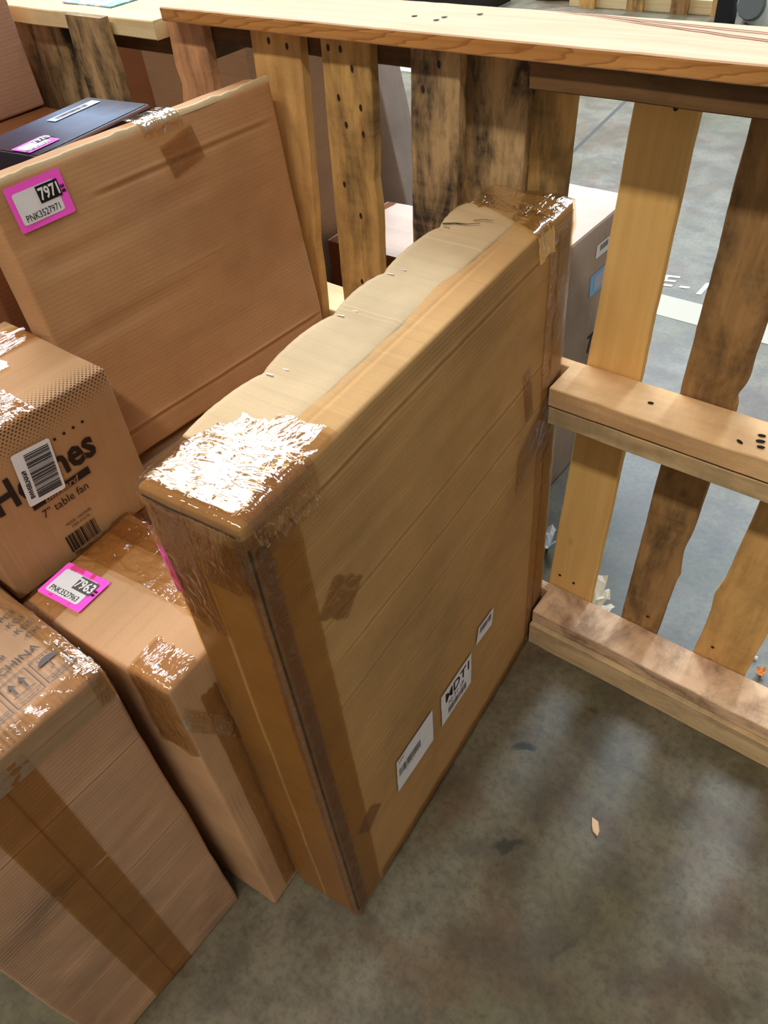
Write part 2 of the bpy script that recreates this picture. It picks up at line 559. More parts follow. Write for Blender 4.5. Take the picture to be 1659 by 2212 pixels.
    def flat(self, name, face, cx, cy, vs, fs, mat, rot=0.0, off=0.001, parent=None):
        c, s = math.cos(rot), math.sin(rot)
        P = [self.place(face, cx + v[0] * c - v[1] * s, cy + v[0] * s + v[1] * c, off) for v in vs]
        uv = [[(vs[i][0], vs[i][1]) for i in f] for f in fs]
        return mesh_obj(name, P, fs, mat, parent or self.root, uv)

    def patch(self, name, face, cx, cy, w, h, mat, rot=0.0, off=0.001, parent=None, rad=0.0, n=6):
        vs, fs = [], []
        for j in range(n + 1):
            for i in range(n + 1):
                x, y = (i / n - .5) * w, (j / n - .5) * h
                if rad and abs(x) > w / 2 - 1e-9 and abs(y) > h / 2 - 1e-9:
                    x -= math.copysign(rad * .3, x)
                    y -= math.copysign(rad * .3, y)
                vs.append((x, y))
        if rad:     # pull a soft corner
            pass
        for j in range(n):
            for i in range(n):
                k = j * (n + 1) + i
                fs.append((k, k + 1, k + n + 2, k + n + 1))
        return self.flat(name, face, cx, cy, vs, fs, mat, rot, off, parent)

    def rrect(self, name, face, cx, cy, w, h, mat, rad, rot=0.0, off=0.001, parent=None):
        pts = []
        for (sx, sy, a0) in ((1, 1, 0), (-1, 1, 90), (-1, -1, 180), (1, -1, 270)):
            for t in range(5):
                a = math.radians(a0 + t * 22.5)
                pts.append((sx * (w / 2 - rad) + rad * math.cos(a), sy * (h / 2 - rad) + rad * math.sin(a)))
        rings = [1.0, 0.66, 0.33]
        vs, fs = [], []
        for q in rings:
            vs += [(x * q, y * q) for x, y in pts]
        m = len(pts)
        for ri in range(len(rings) - 1):
            for i in range(m):
                j = (i + 1) % m
                fs.append((ri * m + i, ri * m + j, (ri + 1) * m + j, (ri + 1) * m + i))
        vs.append((0, 0))
        for i in range(m):
            fs.append((2 * m + i, 2 * m + (i + 1) % m, 3 * m))
        return self.flat(name, face, cx, cy, vs, fs, mat, rot, off, parent)

    def text(self, name, face, ax, ay, body, size, mat, rot=0.0, off=0.0016, parent=None, bold=0.0, sx=1.0, center=True, shear=0.0, space=1.0):
        vs, fs = text_mesh(body, size, bold, shear, space)
        if not vs:
            return None
        x0, x1 = min(v.x for v in vs), max(v.x for v in vs)
        y0, y1 = min(v.y for v in vs), max(v.y for v in vs)
        mx, my = ((x0 + x1) / 2, (y0 + y1) / 2) if center else (x0, 0)
        P = [((v.x - mx) * sx, v.y - my) for v in vs]
        return self.flat(name, face, ax, ay, P, fs, mat, rot, off, parent)

    def barcode(self, name, face, cx, cy, w, h, mat, rot=0.0, off=0.0016, parent=None, seed=1, n=30):
        rnd = random.Random(seed)
        ws = [(rnd.choice((1, 1, 2, 3)), rnd.choice((1, 1, 2))) for _ in range(n)]
        tot = sum(a + b for a, b in ws)
        x = -w / 2
        vs, fs = [], []
        for a, b in ws:
            x1 = x + a * w / tot
            k = len(vs)
            vs += [(x, -h / 2), (x1, -h / 2), (x1, h / 2), (x, h / 2)]
            fs.append((k, k + 1, k + 2, k + 3))
            x = x1 + b * w / tot
        return self.flat(name, face, cx, cy, vs, fs, mat, rot, off, parent)

    def tape(self, path, wdir, width, mat, name='packing_tape', off=0.0012, wrinkle=0.0008, step=0.008, n=8, seed=0, rag=0.003):
        """a strip that follows the box round its edges; path lies on the sharp box surface"""
        rnd = random.Random(seed)
        wdir = Vector(wdir).normalized()
        pts = [Vector(path[0])]
        for a, b in zip(path[:-1], path[1:]):
            a, b = Vector(a), Vector(b)
            k = max(2, int((b - a).length / step))
            for i in range(1, k + 1):
                pts.append(a.lerp(b, i / k))
        verts, faces, uvs, d = [], [], [], 0.0
        dl = []
        for i, p in enumerate(pts):
            if i:
                d += (p - pts[i - 1]).length
            dl.append(d)
            end = (i == 0) - (i == len(pts) - 1)
            for j in range(n + 1):
                t = (j / n - .5) * width
                q = p + wdir * t
                if end:
                    tang = (pts[1] - pts[0]) if i == 0 else (pts[-1] - pts[-2])
                    q = q - tang.normalized() * rnd.uniform(-rag, rag)
                o = off + wrinkle * (0.5 + noise.noise(q * 55 + Vector((seed, 0, 0)))) + wrinkle * .6 * noise.noise(q * 140)
                verts.append(self.surf(q, max(0.0004, o))[0])
        for i in range(len(pts) - 1):
            for j in range(n):
                k = i * (n + 1) + j
                faces.append((k, k + n + 1, k + n + 2, k + 1))
                uvs.append([(dl[i], j / n * width), (dl[i + 1], j / n * width), (dl[i + 1], (j + 1) / n * width), (dl[i], (j + 1) / n * width)])
        return mesh_obj(name, verts, faces, mat, self.root, uvs, True)

    def pink_label(self, face, cx, cy, number, rot, w=0.086, h=0.060, off=0.002, faded=False):
        st = self.rrect('pink_sticker', face, cx, cy, w, h, M_PINK, 0.003, rot, off)
        st['label'] = 'pink bordered inventory sticker'
        c, s = math.cos(rot), math.sin(rot)

        def at(x, y):
            return cx + x * c - y * s, cy + x * s + y * c
        self.rrect('sticker_panel', face, *at(-0.003, -0.001), w * .76, h * .70, M_WHITE, 0.004, rot, off + .0005, st)
        self.patch('number_block', face, *at(0.0165, 0.0075), w * .40, h * .37, M_BLACK if not faded else M_GREYINK, rot, off + .001, st, n=2)
        self.text('sticker_number', face, *at(0.0165, 0.0075), number, 0.0215, M_WHITE, rot, off + .0015, st, bold=0.0006, sx=.78)
        self.text('sticker_code', face, *at(-0.003, -0.0145), 'PNK352' + number, 0.0128, M_BLACK, rot, off + .001, st, sx=.80)
        self.text('sticker_mark', face, *at(0.0375, 0.004), 'B E', 0.0075, M_BLACK, rot + math.pi / 2, off + .001, st, bold=.0004)
        return st


# ---- 1. the large flat carton standing on edge
YAW = math.radians(5.46)
lx, ly, bh = 0.135, 0.772, 1.012
corner = Vector((-0.441, 0.277, 0))
ux = Vector((math.cos(YAW), math.sin(YAW), 0))
uy = Vector((-math.sin(YAW), math.cos(YAW), 0))
bl = corner - ux * lx / 2 + uy * ly / 2
hy = ly / 2
cr = []
for (z, a0, a1, dp, sl) in ((.926, .04, .74, .0022, -.03), (.852, .03, .70, .0018, -.02), (.770, .06, .74, .0008, 0), (.69, .10, .74, .0007, 0),
                            (.60, .06, .70, .0007, 0), (.50, .10, .72, .0006, 0), (.42, .05, .6, .0006, 0), (.36, .08, .74, .0006, 0),
                            (.245, .05, .74, .0006, 0), (.16, .06, .7, .0006, 0), (.965, .0, .77, .0016, 0)):
    cr.append(('px', 'h', z, .004, dp, a0 - hy, a1 - hy, sl))
cr.append(('top', 'v', .030, .004, .0014, -hy, hy, 0))
B = Carton('flat_carton', 'tall flat brown carton standing on edge with taped corners and white shipping labels', bl, YAW, (lx, ly, bh),
           M_CARD_MAIN, r=0.006, amp=0.0018, freq=7, step=0.012, creases=cr, bulge=0.002)


def top_flap(C):
    """outer top flap whose stapled long edge bows up between the staples"""
    st = [0.06, .205, .345, .46, .61, .70]
    verts, faces, uvs = [], [], []
    nx, ny = 14, 150
    s0, s1 = 0.075, 0.735
    for j in range(ny + 1):
        s = s0 + (s1 - s0) * j / ny
        k = 0
        while k < len(st) - 2 and s > st[k + 1]:
            k += 1
        ph = max(0, min(1, (s - st[k]) / (st[k + 1] - st[k])))
        bow = math.sin(math.pi * ph) ** 0.6
        rag = 0.0012 * noise.noise(Vector((s * 90, 3, 0)))
        for i in range(nx + 1):
            t = i / nx
            xl = -C.lx / 2 - 0.001 - 0.0050 * bow + rag - 0.012 * max(0, (s - .5)) * 0
            x = xl + (C.lx * 0.66 - xl - C.lx / 2) * t
            lift = 0.0032 + 0.0060 * bow * (1 - t) ** 2.0 + .0010 * noise.noise(Vector((x * 30, s * 14, 0)))
            lift *= min(1, (1 - t) * 6 + .15) if t > .8 else 1
            verts.append(Vector((x, s - C.ly / 2, C.h + lift)))
    for j in range(ny):
        for i in range(nx):
            k = j * (nx + 1) + i
            faces.append((k, k + 1, k + nx + 2, k + nx + 1))
            uvs.append([(verts[q].x, verts[q].y) for q in faces[-1]])
    o = mesh_obj('top_flap', verts, faces, M_CARD_PALE, C.root, uvs, True)
    so = o.modifiers.new('thickness', 'SOLIDIFY')
    so.thickness = 0.0032
    so.offset = -1
    for q, s in enumerate(st[1:-1]):
        for d in (0.0, 0.016):
            b = []
            x = -C.lx / 2 + 0.004 + d * .6
            y = s - C.ly / 2 + d
            for (px, py, pz) in ((0, 0, .0015), (.011, -.001, .0045)):
                for (ox, oz) in ((-.0006, 0), (.0006, .0)):
                    pass
            x0, x1 = x, x + .010
            v = [(x0, y - .0007, C.h + .001), (x1, y - .0007, C.h + .0045), (x1, y + .0007, C.h + .0045), (x0, y + .0007, C.h + .001),
                 (x0, y - .0007, C.h + .0055), (x1, y - .0007, C.h + .0062), (x1, y + .0007, C.h + .0062), (x0, y + .0007, C.h + .0055)]
            mesh_obj('staple', v, [(0, 3, 2, 1), (4, 5, 6, 7), (0, 1, 5, 4), (1, 2, 6, 5), (2, 3, 7, 6), (3, 0, 4, 7)], M_STEEL, o)
    return o


fo = top_flap(B)
fo['label'] = 'pale top flap stapled down in scallops'
hx = lx / 2
# tape over the near top corner, the near end, the far top corner and down both vertical edges of the broad face
B.tape([(-.034, -hy + .135, bh), (-.034, -hy, bh), (-.034, -hy, bh - .20)], (1, 0, 0), .066, M_TAPE_TOP, 'creased_tape', off=.0042, wrinkle=.0018, seed=3)
B.tape([(.032, -hy + .155, bh), (.032, -hy, bh), (.032, -hy, bh - .10)], (1, 0, 0), .070, M_TAPE_TOP, 'creased_tape', off=.0036, wrinkle=.0018, seed=4)
B.tape([(-hx, -hy + .06, bh - .001), (-hx, -hy + .06, bh), (hx, -hy + .06, bh), (hx, -hy + .06, bh - .05)], (0, 1, 0), .10, M_TAPE_TOP, 'creased_tape', off=.0055, wrinkle=.002, seed=8)
B.tape([(-.036, -hy, bh - .012), (-.036, -hy, .01)], (1, 0, 0), .060, M_TAPE_BROWN, seed=5)
B.tape([(.030, -hy, bh - .03), (.030, -hy, .01)], (1, 0, 0), .064, M_TAPE_BROWN, seed=6, off=.0016)
B.tape([(hx - .010, -hy, bh * .5), (hx, -hy, bh * .5), (hx, -hy + .030, bh * .5)], (0, 0, 1), .985, M_TAPE_EDGE, 'scuffed_tape', off=.0026, wrinkle=.0012, n=110, step=.006, seed=7, rag=.0006)
B.tape([(hx, -hy + .010, bh * .49), (hx, -hy + .074, bh * .49)], (0, 0, 1), .96, M_TAPE_BROWN, off=.0018, wrinkle=.0008, n=80, seed=9, rag=.0006)
B.tape([(hx, hy - .085, bh * .5), (hx, hy, bh * .5), (hx - .05, hy, bh * .5)], (0, 0, 1), .985, M_TAPE, off=.0020, wrinkle=.0012, n=90, seed=10, rag=.0006)
B.tape([(hx, hy - .055, bh * .5), (hx, hy - .002, bh * .5)], (0, 0, 1), .95, M_TAPE_BROWN, off=.0030, wrinkle=.0010, n=70, seed=11, rag=.0006)
B.tape([(0, hy - .085, bh), (0, hy, bh), (0, hy, bh - .15)], (1, 0, 0), .134, M_TAPE_SPARK, 'creased_tape', off=.0045, wrinkle=.0028, seed=12, n=14, step=.006)
B.tape([(hx, hy - .11, bh - .04), (hx, hy - .11, bh), (-hx, hy - .04, bh)], (0, 1, 0), .05, M_TAPE_TOP, 'creased_tape', off=.006, wrinkle=.002, seed=13)
B.tape([(hx, -hy + .095, .775), (hx, -hy + .135, .815)], (0, -.7, .7), .070, M_TAPE, 'tape_tab', off=.0014, seed=14)
B.tape([(hx, -hy + .06, .245), (hx, -hy + .10, .275)], (0, -.5, .8), .05, M_TAPE, 'tape_tab', off=.0014, seed=15)
B.tape([(hx, hy - .145, .80), (hx, hy - .13, .70)], (0, 1, 0), .030, M_TAPE_EDGE, 'tape_tab', off=.0022, seed=16)
B.tape([(hx, hy - .17, .60), (hx, hy - .05, .66)], (0, 0, 1), .09, M_TAPE, 'tape_tab', off=.0032, seed=17)
B.tape([(hx, -hy + .08, .012), (hx, hy - .06, .012)], (0, 0, 1), .050, M_TAPE, 'packing_tape', off=.0035, wrinkle=.0016, seed=18)
# shipping labels (a = along the face from its middle, b = height)
l1 = B.patch('shipping_label', 'px', .223 - hy, .257, .120, .094, M_WHITE, -.06, .0030)
l1['label'] = 'white barcode label nearest the taped corner'
B.barcode('barcode', 'px', .205 - hy, .263, .070, .020, M_GREYINK, -.08, .0036, l1, 5)
B.text('label_print', 'px', .180 - hy, .298, 'UPC', .009, M_BLACK, -.06, .0036, l1)
B.text('label_print', 'px', .205 - hy, .246, 'X001 2T7K LP', .006, M_GREYINK, -.06, .0036, l1)
l2 = B.patch('shipping_label', 'px', .371 - hy, .250, .114, .095, M_WHITE, -.03, .0030)
l2['label'] = 'white label printed MDT1'
B.text('label_print', 'px', .375 - hy, .272, 'MDT1', .038, M_BLACK, -.03, .0036, l2, bold=.0006, sx=.98)
B.barcode('barcode', 'px', .372 - hy, .224, .070, .018, M_GREYINK, -.03, .0036, l2, 6)
B.text('label_print', 'px', .368 - hy, .246, '98-94-47', .016, M_GREYINK, -.03, .0036, l2, bold=.0006)
l3 = B.patch('shipping_label', 'px', .485 - hy, .312, .064, .046, M_WHITE, -.14, .0030)
l3['label'] = 'small white barcode label'
B.barcode('barcode', 'px', .487 - hy, .320, .048, .016, M_GREYINK, -.14, .0036, l3, 7)

B.patch('pink_sticker', 'ny', -hx + .007, .895, .014, .075, M_PINK, 0.05, .0040)
M_SEAM = plain('seam_dark', (62, 50, 40), .9)
B.patch('flap_seam', 'ny', 0, bh - .011, .122, .0028, M_SEAM, -.02, .0009)
B.patch('edge_seam', 'px', -hy + .0045, bh * .5, .0030, .95, M_SEAM, 0, .0010, n=30)
tv = [(-.634, .876), (-.618, .886), (-.602, .890), (-.586, .901)]
for (pts, w) in ((tv, .0018), ([(-.600, .905), (-.588, .914), (-.574, .916)], .0008)):
    vs, fs = [], []
    for i, (x, y) in enumerate(pts):
        q = B.L((x, y, bh))
        ww = w * (1 - i / len(pts))
        vs += [(q.x, q.y - ww - .0002, bh + .0075), (q.x, q.y + ww, bh + .0078)]
    for i in range(len(pts) - 1):
        fs.append((2 * i, 2 * i + 2, 2 * i + 3, 2 * i + 1))
    mesh_obj('tear', vs, fs, M_SEAM, fo)

# ---- 2. open-seamed carton with sticker 7963
c2w, c2d, c2h = .284, .205, .716
p0 = Vector((-.580, .201, 0))
c2 = p0 - ux * c2w / 2 + uy * c2d / 2
C2 = Carton('taped_carton', 'brown carton with pink 7963 sticker on its crinkly taped top', c2, YAW, (c2w, c2d, c2h), M_CARD_7963,
            r=.006, amp=.003, freq=6, creases=[('px', 'v', -.03, .004, .002, .05, .5, 0)], bulge=.003)
h2x, h2y = c2w / 2, c2d / 2
C2.pink_label('top', -.094, -.044, '7963', .02, off=.004, faded=True)
C2.tape([(-h2x, .045, c2h - .10), (-h2x, .045, c2h), (h2x, .045, c2h), (h2x, .045, c2h - .1)], (0, 1, 0), .085, M_TAPE_SPARK, 'creased_tape', off=.003, wrinkle=.004, n=14, step=.006, seed=21)
C2.tape([(-h2x, .08, c2h - .1), (-h2x, .08, c2h), (h2x, .08, c2h)], (0, 1, 0), .05, M_TAPE_SPARK, 'creased_tape', off=.0024, wrinkle=.004, n=10, step=.006, seed=22)
C2.tape([(-h2x + .03, h2y, c2h), (-h2x + .03, -h2y, c2h), (-h2x + .03, -h2y, c2h - .12)], (1, 0, 0), .075, M_TAPE_SPARK, 'creased_tape', off=.0018, wrinkle=.003, seed=23)
C2.tape([(h2x - .035, -h2y + .055, c2h), (h2x - .035, -h2y, c2h), (h2x - .035, -h2y, c2h - .16)], (1, 0, 0), .072, M_TAPE_SPARK, 'creased_tape', off=.0018, wrinkle=.0025, seed=24)
C2.tape([(h2x, -h2y + .05, c2h - .06), (h2x, -h2y + .05, .02)], (0, 1, 0), .03, M_TAPE, off=.0016, seed=25)
C2.tape([(h2x, .0, c2h - .24), (h2x, -h2y, c2h - .06)], (0, .7, .7), .03, M_TAPE, off=.0022, seed=26)

# ---- 3. big left carton
lw, ld, lh = .38, .297, .757
CL = Carton('kraft_carton', 'scuffed brown carton printed CHINA with handling symbols, nearest at lower left', (-.642 - lw / 2, .0190, 0), 0.0, (lw, ld, lh),
            M_CARD_LEFT, r=.006, amp=.0025, freq=5, step=.013, bulge=.002,
            creases=[('px', 'h', .475, .005, .004, -.15, .15, -.10), ('px', 'h', .43, .004, .002, -.15, .05, -.06),
                     ('px', 'h', .30, .003, .0012, -.13, .14, 0), ('px', 'h', .21, .003, .0014, -.14, .15, 0), ('px', 'h', .60, .003, .0010, -.1, .15, 0),
                     ('px', 'h', .12, .003, .0014, -.15, .12, 0), ('px', 'h', .035, .003, .0012, -.15, .15, 0), ('px', 'h', .38, .003, .001, -.05, .14, 0),
                     ('px', 'h', .72, .003, .0016, -.15, .15, 0), ('top', 'h', .052, .004, .0014, -.19, .15, 0)])
hlx, hly = lw / 2, ld / 2


def CLl(x, y):        # world -> top-face coordinates
    q = CL.L((x, y, lh))
    return q.x, q.y


CL.tape([(hlx, .008, lh - .02), (hlx, .008, .005)], (0, 1, 0), .040, M_TAPE_BROWN, off=.0016, wrinkle=.0006, seed=31)
CL.tape([(hlx, -.030, lh - .03), (hlx, -.030, .005)], (0, 1, 0), .042, M_TAPE_BROWN, off=.0012, wrinkle=.0006, seed=32)
CL.tape([(hlx - .012, hly, lh), (hlx - .012, -hly, lh)], (1, 0, 0), .030, M_TAPE_SPARK, 'creased_tape', off=.0022, wrinkle=.0022, seed=33)
CL.tape([(-hlx, hly - .010, lh), (hlx, hly - .010, lh), (hlx, hly - .010, lh - .05)], (0, 1, 0), .026, M_TAPE_SPARK, 'creased_tape', off=.0018, wrinkle=.0018, seed=34)
CL.tape([(hlx, hly, lh - .03), (hlx, -hly, lh - .03)], (0, 0, 1), .05, M_TAPE_BROWN, off=.0014, wrinkle=.001, seed=35)
R90 = math.pi / 2
for t, x, y, s in (('PCS', -.811, .150, .012), ('KGS', -.794, .152, .012), ('KGS', -.777, .153, .012), ('CM', -.760, .155, .012),
                   ('1.2', -.812, .104, .011), ('2.8', -.757, .106, .011)):
    CL.text('carton_print', 'top', *CLl(x, y - .007), t, s, M_GREYINK, R90, .0026, sx=1.1)
CL.text('carton_print', 'top', *CLl(-.737, .075), 'MADE IN CHINA', .0170, M_GREYINK, R90, .0026, sx=1.05)


def frame(C, face, cx, cy, w, h, t, rot, name='symbol_frame'):
    vs, fs = [], []
    for (x0, y0, x1, y1) in ((-w / 2, -h / 2, w / 2, -h / 2 + t), (-w / 2, h / 2 - t, w / 2, h / 2), (-w / 2, -h / 2, -w / 2 + t, h / 2), (w / 2 - t, -h / 2, w / 2, h / 2)):
        k = len(vs)
        vs += [(x0, y0), (x1, y0), (x1, y1), (x0, y1)]
        fs.append((k, k + 1, k + 2, k + 3))
    return C.flat(name, face, cx, cy, vs, fs, M_GREYINK, rot, .0026)


def sym(C, shapes, cx, cy, name, parent=None, mat=None):
    vs, fs = [], []
    for poly in shapes:
        k = len(vs)
        vs += list(poly)
        fs.append(tuple(range(k, k + len(poly))))
    return C.flat(name, 'top', cx, cy, vs, fs, mat or M_GREYINK, R90, .0027, parent)


def arrow(x, s):
    return [[(x - .0015 * s, -.011 * s), (x + .0015 * s, -.011 * s), (x + .0015 * s, .004 * s), (x - .0015 * s, .004 * s)],
            [(x - .0055 * s, .003 * s), (x + .0055 * s, .003 * s), (x, .012 * s)]]


for i, (y, kind, cap) in enumerate(((.143, 'umbrella', 'KEEP DRY'), (.100, 'arrows', 'THIS WAY UP'), (.057, 'glass', 'HANDLE GENTLY'))):
    cx, cy = CLl(-.698, y - .008)
    fr_ = frame(CL, 'top', cx, cy, .038, .046, .0009, R90)
    frame(CL, 'top', cx + .0185, cy, .038, .009, .0008, R90)
    CL.text('symbol_caption', 'top', cx + .0185, cy, cap, .0058, M_GREYINK, R90, .0027, sx=.95 if i == 0 else .72)
    ccx = cx - .006
    if kind == 'arrows':
        sym(CL, arrow(-.007, .9) + arrow(.007, .9) + [[(-.014, -.014), (.014, -.014), (.014, -.0128), (-.014, -.0128)]], ccx, cy, 'up_arrows')
    elif kind == 'umbrella':
        dome = [(-.0135, 0.0)] + [(.0135 * math.cos(math.radians(a)), .0095 * math.sin(math.radians(a))) for a in range(170, -1, -17)]
        drops = [[(x, y2), (x + .001, y2), (x + .0016, y2 + .0025), (x + .0006, y2 + .0025)] for x, y2 in ((-.006, .011), (-.001, .012), (.004, .012), (.009, .010), (-.011, .008))]
        sym(CL, [dome, [(-.0006, -.011), (.0006, -.011), (.0006, 0), (-.0006, 0)], [(-.005, -.012), (.0006, -.012), (.0006, -.011), (-.005, -.011)]] + drops, ccx, cy - 0, 'umbrella_symbol')
    else:
        sym(CL, [[(-.008, .012), (.008, .012), (.006, .002), (0, -.001), (-.006, .002)][::-1], [(-.0008, -.011), (.0008, -.011), (.0008, 0), (-.0008, 0)],
                 [(-.007, -.013), (.007, -.013), (.007, -.0115), (-.007, -.0115)]], ccx, cy, 'glass_symbol')


# ---- 4. printed table-fan carton, on a plain carton
def fan_mat(lx_, ly_, z_):
    m = card('card_fan', (178, 138, 98), 'u', 0.0)
    t = m.node_tree
    bs = [n for n in t.nodes if n.type == 'BSDF_PRINCIPLED'][0]
    link = bs.inputs['Base Color'].links[0]
    src = link.from_socket
    k = NT.__new__(NT)
    k.m, k.t = m, t
    ob = k.n('TexCoord').outputs['Object']
    sep = k.n('SeparateXYZ', i0=ob)
    x, y, z = sep.outputs
    pitch = 0.0062
    # distance down from the top edge of the printed face, or in from it on the top face
    dz = k.math('SUBTRACT', z_, z)
    dx = k.math('SUBTRACT', lx_ / 2, x)
    d = k.math('MAXIMUM', dz, dx)
    row = k.math('DIVIDE', k.math('ADD', k.math('SUBTRACT', dz, dx), 1.0), pitch * 0.7)
    par = k.math('MULTIPLY', k.math('MODULO', k.math('FLOOR', row), 2.0), 0.5)
    fy = k.math('SUBTRACT', k.math('FRACT', k.math('ADD', k.math('DIVIDE', k.math('ADD', y, 1.0), pitch), par)), 0.5)
    fr_ = k.math('MULTIPLY', k.math('SUBTRACT', k.math('FRACT', row), 0.5), 0.7)
    rad = k.math('SQRT', k.math('ADD', k.math('MULTIPLY', fy, fy), k.math('MULTIPLY', fr_, fr_)))
    yy = k.math('DIVIDE', k.math('ADD', y, ly_ / 2), ly_)
    reach = k.math('ADD', 0.055, k.math('MULTIPLY', k.math('SUBTRACT', 0.6, yy), 0.03))
    size = k.math('SUBTRACT', 0.30, k.math('MULTIPLY', k.math('DIVIDE', d, reach), 0.30))
    on = k.math('LESS_THAN', rad, size)
    col = k.mix(k.math('MULTIPLY', on, 0.85), src, lin((44, 28, 18)))
    t.links.new(col, bs.inputs['Base Color'])
    return m


fw, fd, fz = .25, .25, .248
FZ0 = .695
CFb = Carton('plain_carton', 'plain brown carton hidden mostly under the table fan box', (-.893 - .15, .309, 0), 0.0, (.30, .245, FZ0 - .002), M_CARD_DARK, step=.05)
CF = Carton('fan_carton', 'brown table fan box with dotted print and white barcode label', (-.889 - fw / 2, .309, FZ0), 0.0, (fw, fd, fz),
            fan_mat(fw, fd, fz), r=.005, amp=.0015, freq=8, step=.014)
hfx, hfy = fw / 2, fd / 2
# front face coordinates: a = y - .309, b = z - FZ0
FR = math.radians(2)
CF.text('carton_print', 'px', -.012, .162, 'Holmes', .064, M_BROWNINK, 0, .0016, bold=.0018, sx=.80)
for i in range(5):
    CF.rrect('carton_print', 'px', .004 + i * .0150, .196, .0044, .0044, M_BROWNINK, .002, 0, .0016)
strip = CF.patch('print_strip', 'px', -.002, .1235, .094, .0125, M_BROWNINK, 0, .0020, n=8)
CF.text('carton_print', 'px', -.002, .1235, 'Blizzard', .0145, plain('print_kraft', (150, 112, 76), .7), 0, .0026, strip, bold=.0003, sx=1.2, shear=.2)
CF.text('carton_print', 'px', -.004, .103, '7" table fan', .0195, M_BROWNINK, 0, .0016, sx=.86)
CF.text('carton_print', 'px', .002, .064, 'MODEL: HAOF87BL', .0068, M_BROWNINK, 0, .0016, sx=.75)
CF.text('carton_print', 'px', .002, .056, 'ITEM: 47-0176', .0068, M_BROWNINK, 0, .0016, sx=.75)
CF.barcode('barcode', 'px', -.004, .032, .052, .030, M_BROWNINK, 0, .0016, None, 11, 18)
LR = math.radians(-6)
wl = CF.rrect('barcode_label', 'px', -.020, .166, .056, .084, M_WHITE, .004, LR, .0034)
wl['label'] = 'white barcode sticker'
CF.barcode('barcode', 'px', -.014, .166, .070, .036, M_BLACK, R90 + LR, .0040, wl, 12, 34)
CF.text('label_print', 'px', -.040, .160, 'BWH5ELNX69', .0085, M_BLACK, R90 + LR, .0040, wl, bold=.0003, sx=.85)
CF.tape([(-hfx, -.015, fz), (hfx - .0, -.015, fz)], (0, 1, 0), .06, M_TAPE_TOP, 'creased_tape', off=.002, wrinkle=.0016, seed=41)
CF.tape([(-.06, hfy, fz), (-.06, -hfy, fz)], (1, 0, 0), .055, M_TAPE_TOP, 'creased_tape', off=.0026, wrinkle=.0020, seed=42)
CF.tape([(-.02, -hfy, fz), (-.02, hfy - .07, fz)], (1, 0, 0), .05, M_TAPE_TOP, 'creased_tape', off=.0034, wrinkle=.0016, seed=43)

# ---- 5. tall thin carton with sticker 7971, leaning back on a box
tw, th, tt = .528, .462, .060
U = Vector((.012, 1.0, -.019)).normalized()
Nn = Vector((.994, -.009, .109))
Nn = (Nn - U * Nn.dot(U)).normalized()
V = Nn.cross(U)
TR = Vector((-1.050, .976, 1.140))
base = TR - U * tw / 2 - V * th - Nn * tt / 2
MT = Matrix(((Nn.x, U.x, V.x, base.x), (Nn.y, U.y, V.y, base.y), (Nn.z, U.z, V.z, base.z), (0, 0, 0, 1)))
CT = Carton('leaning_carton', 'thin brown carton with pink 7971 sticker leaning back against the pallet', None, 0, (tt, tw, th), M_CARD_TALL, matrix=MT,
            r=.006, amp=.003, freq=5, step=.013, bulge=.003,
            creases=[('px', 'h', th - .102, .004, .0035, -.25, .10, -.02), ('px', 'h', th - .122, .004, .004, -.25, .16, -.01),
                     ('px', 'h', th - .235, .005, .0035, -.26, .12, -.02), ('px', 'h', th - .060, .005, .0018, -.12, .25, 0),
                     ('px', 'h', .045, .004, .0025, -.26, .26, 0), ('px', 'h', th - .33, .004, .0012, -.1, .2, .04)])
CT.pink_label('px', -.460 + tw / 2, th - .038, '7971', .02, off=.004)
CT.patch('tape_smear', 'px', .055, th - .05, .07, .05, M_TAPE, .2, .0022)
# ragged torn rim along the top
rv, rf, ruv = [], [], []
for i in range(61):
    y = -tw / 2 + tw * i / 60
    up = .004 + .004 * noise.noise(Vector((y * 14, 0, 2))) + .002 * noise.noise(Vector((y * 60, 5, 2)))
    for (dx, dz) in ((tt / 2 - .0005, -.004), (tt / 2 - .001, up), (tt / 2 - .006, up + .001), (tt / 2 - .010, -.001)):
        rv.append((dx, y, th + dz))
for i in range(60):
    for j in range(3):
        k = i * 4 + j
        rf.append((k, k + 4, k + 5, k + 1))
        ruv.append([(rv[q][1], j * .005) for q in rf[-1]])
mesh_obj('torn_rim', rv, rf, M_CARD_PALE, CT.root, ruv, True)
CT.tape([(tt / 2, .030, th - .014), (tt / 2, .030, th), (-tt / 2, .030, th)], (0, 1, 0), .075, M_TAPE_TOP, 'creased_tape', off=.006, wrinkle=.002, seed=51, n=16)

# ---- 6. supporting cartons behind
CS = Carton('low_carton', 'brown carton lying under the leaning 7971 carton', (-.925, .715, 0), 0.0, (.50, .50, .668), M_CARD_7963, step=.03, amp=.002)
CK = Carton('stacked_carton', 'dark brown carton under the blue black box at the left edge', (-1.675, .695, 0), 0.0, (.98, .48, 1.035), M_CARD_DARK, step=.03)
CU = Carton('upper_carton', 'rosy brown carton standing at the top left corner', (-1.93, .868, 1.0375), 0.0, (.45, .13, .50), M_CARD_ROSE, step=.03, amp=.003, freq=4)

